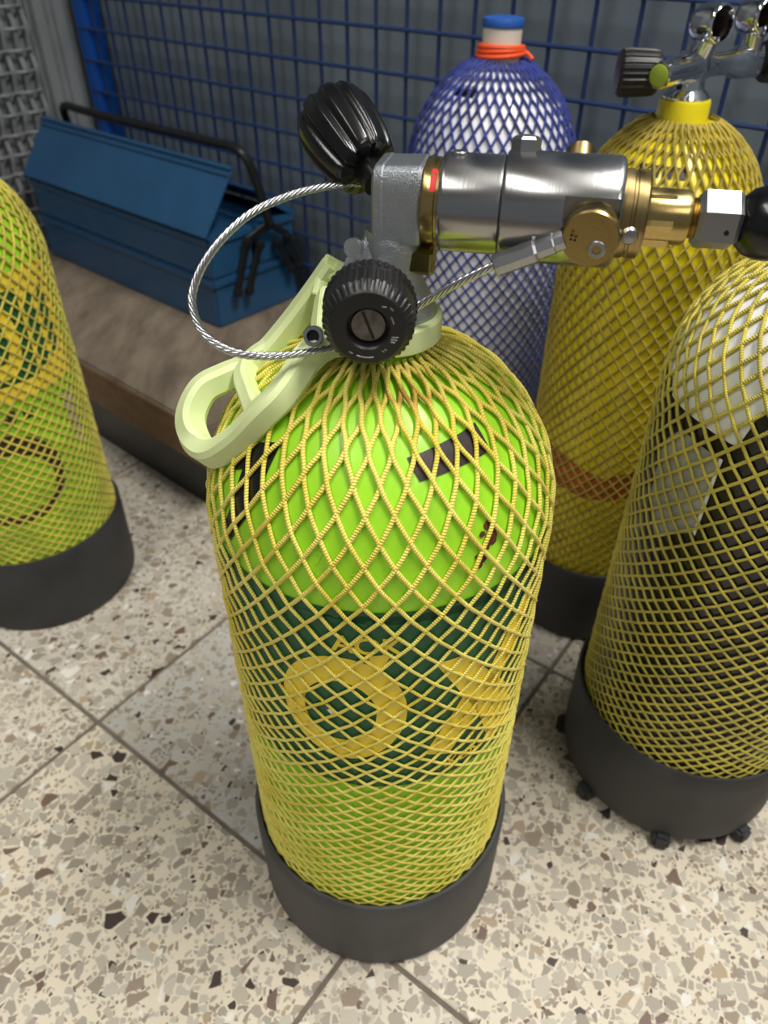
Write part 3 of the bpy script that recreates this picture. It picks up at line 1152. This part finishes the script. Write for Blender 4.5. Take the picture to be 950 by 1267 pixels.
# ---- valve
AX = Vector((.98, -.2, 0)).normalized()
AN = Vector((.2, .98, 0)).normalized()           # horizontal, away from the viewer
AO = Vector((.0258, .363, .605))                 # axis point at the valve face
ZZ = Vector((0, 0, 1))
NC = Vector((T.c.x + .004, T.c.y, 0))
g = G()
# outlet block: rounded eight-sided body around the outlet axis
sect = []
for k in range(48):
    an = 2 * PI * k / 48
    c_, s_ = math.cos(an), math.sin(an)
    r_ = .0182 / ((abs(c_) ** 7 + abs(s_) ** 7) ** (1 / 7)) * .985
    sect.append((r_ * c_ * .92, r_ * s_))
for t0, t1, k0, k1 in ((-.0302, -.0288, .84, .97), (-.0288, -.0255, .97, .99), (-.0255, -.0246, .99, .97), (-.0246, -.0085, .97, 1.0), (-.0085, -.0072, 1.0, .95)):
    vs, fs = [], []
    for t_, k_ in ((t0, k0), (t1, k1)):
        for a_, b_ in sect:
            vs.append(AO + AX * t_ + AN * (a_ * k_) + ZZ * (b_ * k_))
    n_ = 48
    fs = [(k, n_ + k, n_ + (k + 1) % n_, (k + 1) % n_) for k in range(n_)]
    fs += [tuple(range(n_)), tuple(range(2 * n_ - 1, n_ - 1, -1))]
    g.add(vs, fs)
# body sinking from the block to the neck thread
prof = [(.0, .592), (.0135, .592), (.0152, .586), (.0146, .580), (.0135, .574), (.0150, .567), (.0190, .560), (.0215, .556), (.0225, .5525), (.0225, .540), (0, .540)]
lathe(g, prof[::-1], (T.c.x + .006, T.c.y + .001, 0), seg=40)
# boss that carries the front handwheel
lathe(g, [(0, -.002), (.0125, 0), (.0120, .018), (.0095, .0195), (.0095, .0285), (0, .0285)], (-.006, .3625, .5665), (0, -1, 0), 32)
sweep(g, [AO + AX * -.026 + AN * .002 - ZZ * .016, Vector((-.014, .366, .574)), Vector((-.016, .366, .566))], rrect(.006, .012, .003), ref=AN)
valve = build('valve', g, M['cast'], tc_, smooth=38)
g = G()
lathe(g, [(0, 0), (.0040, 0), (.0046, .001), (.0046, .004), (0, .004)], at(441, 306, .352), (-.5, -.85, .15), 20)
build('bleed_screw', g, M['cast'], valve)
g = G()
lathe(g, [(0, 0), (.0078, 0), (.0086, .0012), (.0086, .010), (.0078, .0115), (0, .0115)], Vector((.0125, .3615, .5795)), AX, 6)
build('plug', g, M['olive'], valve, smooth=20)

# front handwheel
W = Vector((-.0068, .3345, .5672))
WA = Vector((-.03, -1, -.03)).normalized()


def knurl(an, i):
    return 1 - (.030 if math.sin(an * 36) > .1 and 1 < i < 5 else 0)


g = G()
lathe(g, [(0.0099, -0.0011), (0.0200, -0.0011), (0.0213, 0.0006), (0.0222, 0.0023), (0.0222, 0.0069), (0.0222, 0.0072), (0.0212, 0.0076), (0.0212, 0.0098), (0.0211, 0.0207), (0.0198, 0.0225), (0.0177, 0.0255), (0.0168, 0.0262),
          (0.0102, 0.0264), (0.0094, 0.0255), (0.0089, 0.0216), (0.0000, 0.0216)], W, WA, 216, rfun=lambda an, i: 1 - (.034 if math.sin(an * 40) > .0 and 7 < i < 10 else (.022 if math.sin(an * 40) > 0 and 1 < i < 6 else 0)))
wheel = build('handwheel', g, M['blk'], valve, smooth=28)
wx, wy, wa = frame(WA)
g = G()
lathe(g, [(0, .0214), (.0080, .0214), (.0080, .0224), (.0076, .0229), (0, .0229)], W, WA, 32)
sl = G()
disc = build('screw', g, M['steel_d'], wheel)
g = G()
sd = (wx * -.34 + wy * .94).normalized()
box(g, W + WA * .0229, sd, sd.cross(WA), WA, (-.0070, -.0007, -.0004), (.0070, .0007, .00008))
build('slot', g, M['vinyl'], wheel)
g = G()
for a0, a1, r_ in ((-112, -80, .0142), (-128, -120, .0142), (38, 46, .0142), (12, 30, .0118)):
    P = [W + WA * .0263 + wx * (r_ * math.cos(math.radians(a))) + wy * (r_ * math.sin(math.radians(a))) for a in np.linspace(a0, a1, 8)]
    sweep(g, P, rrect(.00035, .00022, .0001), ref=WA)
for a, l_ in ((-18, .003), (-24, .003), (-30, .0022), (55, .002), (-52, .0012), (-58, .0012)):
    d_ = wx * math.cos(math.radians(a)) + wy * math.sin(math.radians(a))
    e_ = wx * math.cos(math.radians(a + (18 if a < 0 else -60))) + wy * math.sin(math.radians(a + (18 if a < 0 else -60)))
    sweep(g, [W + WA * .0263 + d_ * .0128 - e_ * l_ * .5, W + WA * .0263 + d_ * .0128 + e_ * l_ * .5], rrect(.00035, .00022, .0001), ref=WA)
build('raised_marks', g, M['steel_p'], wheel)

# rear black knob with eight flutes, pointing away
K0 = at(455, 209, .384)
KA = (at(404, 137, .416) - K0).normalized()
g = G()
lathe(g, [(0, -.010), (.0072, -.010), (.0072, .001), (0, .001)], K0, KA, 20)
build('stem', g, M['blk_gloss'], valve)
kl = (at(404, 137, .416) - K0).length


def flute(an, i):
    return 1 - (.115 * max(0.0, math.cos(an * 10)) ** 1.6 if i > 1 else 0) * (1 if i < 12 else .6)


g = G()
kp = [(0, .000), (.0142, .000), (.0156, .0012), (.0166, .004), (.0180, .010), (.0192, .018), (.0199, .026), (.0202, .033), (.0200, .038), (.0192, .0425), (.0178, .0458), (.0155, .0478), (.0120, .0488), (.0085, .0490), (.0078, .0480), (0, .0478)]
sca = kl / .049
lathe(g, [(a, b * sca) for a, b in kp], K0, KA, 160, rfun=flute)
build('rear_knob', g, M['blk_gloss'], valve, smooth=50)

# ---- pale green carry handle clamped round the neck
hp = [(377, 447, .334), (350, 487, .3225), (325, 512, .320), (295, 543, .3235), (264, 561, .331), (244, 548, .343), (236, 517, .354), (251, 483, .3645), (279, 467, .372), (305, 456, .378), (333, 436, .383), (362, 402, .388), (392, 362, .391), (414, 330, .392)]
H3 = [at(*q) for q in hp]
nrm = Vector((0, 0, 0))
cen = sum(H3, Vector()) / len(H3)
for a_, b_ in zip(H3, H3[1:]):
    nrm += (a_ - cen).cross(b_ - cen)
nrm.normalize()
if nrm.z < 0:
    nrm = -nrm
g = G()
CR = .0292
CC = (NC.x - .0015, NC.y, 0)
lathe(g, [(.0235, .5375), (CR - .001, .5375), (CR, .5385), (CR, .5495), (CR - .001, .5505), (.0228, .5505)], CC, seg=64, ccap=False)
lathe(g, [(.0228, .5505), (.0235, .5375)], CC, seg=64, ccap=False)
hand = build('carry_handle', g, M['pale'], tc_, smooth=35)
g = G()
sweep(g, spline(H3, 7), rrect(.0061, .0068, .0024), ref=nrm, scale=lambda t: 1.0 + .10 * math.sin(PI * t))
build('grip_loop', g, M['pale'], hand, smooth=40)
g = G()
cb = [at(*q) for q in ((340, 428, .3835), (320, 440, .380), (307, 453, .375), (303, 470, .360), (309, 489, .343), (317, 510, .326))]
sweep(g, spline(cb, 6), rrect(.0048, .0058, .002), ref=nrm)
build('cross_bar', g, M['pale'], hand, smooth=40)
# lugs that join the arms to the collar, with their clamp screw
g = G()
sweep(g, [at(372, 452, .3335), at(392, 432, .3385), at(408, 424, .342), at(430, 420, .346)], rrect(.0062, .0072, .002), ref=nrm)
sweep(g, [at(412, 334, .392), at(430, 352, .388), at(452, 372, .384)], rrect(.006, .006, .002), ref=nrm)
sweep(g, [at(402, 366, .372), at(398, 395, .352), at(396, 420, .343)], rrect(.0062, .0042, .002), ref=Vector((-.8, -.3, .4)))
sweep(g, [at(419, 322, .392), at(408, 345, .390), at(400, 372, .380)], rrect(.0022, .0075, .0015), ref=Vector((-.5, .2, .8)))
build('clamp_lug', g, M['pale'], hand, bevel=.0007)
g = G()
sp_ = at(387, 416, .3335)
sa = Vector((-.12, -.90, .40)).normalized()
lathe(g, [(0, -.006), (.0050, -.006), (.0050, -.0006), (.0046, 0), (.0031, 0), (.0027, -.0030), (0, -.0030)], sp_, sa, 30)
scr = build('screw', g, M['steel_p'], hand)
g = G()
lathe(g, [(0, -.004), (.0029, -.004), (.0029, -.0018), (0, -.0018)], sp_, sa, 6)
build('socket', g, M['vinyl'], scr, smooth=0)

# ---- test fitting screwed into the valve outlet
fit = thing('test_fitting', AO, 'steel and brass pressure test fitting screwed into the valve of the nearest lime tank', 'fitting', None)


def ax(t, n=0, z=0):
    return AO + AX * t + AN * n + ZZ * z


g = G()
lathe(g, [(0, -.0072), (.0178, -.0072), (.0190, -.0066), (.0193, -.0058), (.0193, -.0012), (.0187, -.0006), (.0186, .0012), (0, .0012)], AO, AX, 96)
build('brass_ring', g, M['brass'], fit)
g = G()
for d0, d1 in ((-62, -40), (-38.5, -30)):
    P = []
    for a in np.linspace(d0, d1, 10):
        a = math.radians(a)
        P.append(ax(-.0020, .01885 * math.sin(a) * 1.0, .01885 * math.cos(a)))
    sweep(g, P, rrect(.00135, .0005, .0002), ref=None)
build('red_mark', g, M['red'], fit)
g = G()
lathe(g, [(0, .0004), (.0196, .0004), (.0206, .0008), (.0214, .0020), (.0215, .0030), (.0215, .0272), (.0213, .0284), (.0205, .0290), (0, .0290)], AO, AX, 128)
build('sleeve', g, M['steel'], fit, smooth=30)
g = G()
# main body with a milled pocket for the brass stud
lathe(g, [(0, 0.0290), (.0225, 0.0290), (.0234, 0.0296), (.0238, 0.0305), (.0238, 0.0779), (.0235, 0.0793), (.0226, 0.0804), (.0212, 0.0808), (0, 0.0808)], AO, AX, 144)
body = build('body', g, M['steel'], fit, smooth=30)
# pocket: milled flat under the stud
SD = (-AN * .95 + ZZ * -.06 - AX * .08).normalized()
SC = at(730, 297, .3215)
t_s = (SC - AO).dot(AX)
pk = ax(t_s - .0010, 0, .001)
cutme = G()
box(cutme, pk, AX, -AN, ZZ, (-.0118, .0185, -.0115), (.0118, .04, .0108))
cutter = build('milled_pocket', cutme, M['brass_d'], None, smooth=0)
md = body.modifiers.new('pocket', 'BOOLEAN')
md.operation = 'DIFFERENCE'
md.object = cutter
md.solver = 'EXACT'
dg = bpy.context.evaluated_depsgraph_get()
nm = bpy.data.meshes.new_from_object(body.evaluated_get(dg))
body.modifiers.clear()
body.data = nm
nm.polygons.foreach_set('use_smooth', [True] * len(nm.polygons))
nm.set_sharp_from_angle(angle=math.radians(30))
bpy.data.objects.remove(cutter)
g = G()
sc0 = SC - SD * .020
lathe(g, [(0, 0), (.0098, 0), (.0098, .0085), (.0118, .0092), (.0124, .0105), (.0124, .0190), (.0117, .0200), (0, .0200)], sc0, SD, 64)
stud = build('brass_stud', g, M['brass'], fit, smooth=30)
sx_, sy_, sz_ = frame(SD)
g = G()
lathe(g, [(0, 0), (.0046, 0), (.0046, .0006), (0, .0006)], SC + (at(740, 309, .3215) - at(731, 297, .3215)) * .9 - SD * .0003, SD, 24)
lathe(g, [(0, 0), (.0039, 0), (.0039, .0011), (.0034, .0015), (.0020, .0015), (.0018, .0002), (0, .0002)], SC + (at(740, 309, .3215) - at(731, 297, .3215)) * .9, SD, 24)
scr = build('screw', g, [M['steel_p']], stud)
g = G()
lathe(g, [(0, 0), (.0019, 0), (.0019, .0006), (0, .0006)], SC + (at(740, 309, .3215) - at(731, 297, .3215)) * .9, SD, 6)
build('socket', g, M['vinyl'], scr, smooth=0)
g = G()
for px in ((707, 296), (708, 291), (712, 297)):
    lathe(g, [(0, 0), (.0006, 0), (.0006, .0002), (0, .0002)], SC + (at(px[0], px[1], .3215) - at(731, 297, .3215)), SD, 10)
build('punch_marks', g, M['vinyl'], stud)
g = G()
hb = ax((at(650, 188, .36) - AO).dot(AX), .004, .0232)
lathe(g, [(0, -.001), (.0066, -.001), (.0066, .0046), (.0052, .0058), (0, .0066)], hb, (ZZ + AN * .16), 6)
build('hex_bolt', g, M['steel_p'], fit, smooth=15)
g = G()
hs_ = ax((at(569, 193, .36) - AO).dot(AX), -.001, .0212)
lathe(g, [(0, -.001), (.0033, -.001), (.0033, .0012), (.0029, .0016), (.0017, .0016), (.0015, .0004), (0, .0004)], hs_, ZZ, 24)
build('set_screw', g, M['steel_p'], fit)
g = G()
lathe(g, [(0, 0), (.0062, 0), (.0062, .009), (.0048, .0105), (0, .0108)], ax((at(718, 192, .37) - AO).dot(AX), .014, .0150), (AN * .75 + ZZ * .66), 24)
build('rear_stud', g, M['brass_d'], fit)
g = G()
lathe(g, [(0, 0.0806), (.0182, 0.0806), (.0188, 0.0812), (.0188, 0.0847), (.0183, 0.0852), (.0183, 0.0862), (.0188, 0.0867), (.0188, 0.0910), (.0176, 0.0920), (0, 0.0920)], AO, AX, 96)
disc = build('brass_flange', g, M['brass_d'], fit, smooth=30)
g = G()
lathe(g, [(0, -.004), (.0040, -.004), (.0040, .001), (.0030, .0022), (0, .0026)], at(778, 291, .3285), -AN + AX * .15 - ZZ * .05, 24)
build('set_pin', g, M['steel_p'], disc)
g = G()
lathe(g, [(0, 0.0918), (.0108, 0.0918), (.0117, 0.0926), (.0117, 0.1090), (.0110, 0.1108), (.0090, 0.1115), (0, 0.1115)], AO, AX, 64)
lathe(g, [(0, 0.0920), (.0128, 0.0920), (.0128, 0.1036), (.0122, 0.1043), (0, 0.1043)], AO - ZZ * .0006, AX, 6, ref=(0, 0, 1))
build('brass_nut', g, M['brass'], fit, smooth=28)
g = G()
prt = [(0, .1108)]
for k in range(5):
    prt += [(.0086, .1110 + .0010 * k), (.0080, .1115 + .0010 * k)]
prt += [(.0080, .118), (0, .118)]
lathe(g, prt, AO, AX, 40)
build('thread', g, M['brass'], fit, smooth=25)
g = G()
lathe(g, [(0, 0.1141), (.0105, 0.1141), (.0127, 0.1164), (.0127, 0.1302), (.0112, 0.1322), (0, 0.1322)], AO, AX, 6, ref=(0, .5, .866))
hexn = build('hex_nut', g, M['steel_p'], fit, smooth=12)
g = G()
lathe(g, [(0, 0), (.0011, 0), (.0011, .0003), (0, .0003)], ax(.1265, -.01105, -.0020), -AN, 14)
build('vent_hole', g, M['vinyl'], hexn)
g = G()
lathe(g, [(0, 0.1318), (.0046, 0.1318), (.0046, 0.1339), (0, 0.1339)], AO, AX, 24)
build('spigot', g, M['steel_p'], fit)
g = G()
lathe(g, [(0, 0.1304), (.0055, 0.1306), (.0100, 0.1327), (.0138, 0.1368), (.0156, 0.1422), (.0158, 0.1467), (.0150, 0.1522), (.0128, 0.1562), (.0090, 0.1584), (.0066, 0.1592), (.0066, 0.1672)], AO, AX, 48)
tube(g, [ax(.158), ax(.20), ax(.24, -.004, .002), (.36, .275, .590), (.48, .24, .50), (.60, .22, .27), (.66, .25, .05), (.74, .32, .008), (.95, .45, .0075)], .0062, 14, 6)
build('hose', g, M['blk_gloss'], fit)

# ---- wire rope from the brass stud round the valve
cp = [(470, 229, .392), (440, 226, .386), (400, 231, .376), (355, 243, .366), (312, 263, .356), (277, 293, .347), (253, 325, .340), (240, 355, .335), (238, 378, .331), (247, 405, .327), (265, 424, .324), (293, 437, .3215), (330, 441, .3205), (375, 437, .3255), (420, 428, .3350),
      (455, 414, .3410), (485, 397, .3435), (520, 377, .343), (560, 354, .338), (600, 334, .334), (625, 323, .3318)]
path = spline([at(*q) for q in cp], 36)
Pn = np.array([tuple(p) for p in path])
tn = np.gradient(Pn, axis=0)
tn /= np.linalg.norm(tn, axis=1)[:, None]
y_ = np.array([0.0, 0, 1.0])
ys = []
for t_ in tn:
    y_ = y_ - t_ * (y_ @ t_)
    y_ /= np.linalg.norm(y_)
    ys.append(y_.copy())
ys = np.array(ys)
xs_ = np.cross(ys, tn)
Ls = np.concatenate([[0], np.cumsum(np.linalg.norm(np.diff(Pn, axis=0), axis=1))])
cable = bpy.data.objects.new('wire_rope', None)
cable.empty_display_size = .01
g = G()
for s_ in range(6):
    a_ = 2 * PI * s_ / 6 - 2 * PI * Ls / .021
    Q = Pn + .00125 * (xs_ * np.cos(a_)[:, None] + ys * np.sin(a_)[:, None])
    sweep(g, [Vector(q) for q in Q], circ(.00074, 7))
sweep(g, path[::4], circ(.0007, 5))
bpy.data.objects.remove(cable)
build('wire_rope', g, M['wire_s'], fit, smooth=80)
g = G()
f0, f1 = at(612, 329, .3328), at(693, 299, .3275)
dv = (f1 - f0).normalized()
fl_ = (f1 - f0).length
lathe(g, [(0, 0), (.0048, 0), (.0052, .0006), (.0052, fl_ * .62), (.0044, fl_ * .66), (.0044, fl_ * .90), (.0040, fl_ * .92), (.0040, fl_ * 1.06), (0, fl_ * 1.06)], f0, dv, 8, ref=(0.2, 0, 1))
build('ferrule', g, M['steel_p'], fit, smooth=20)
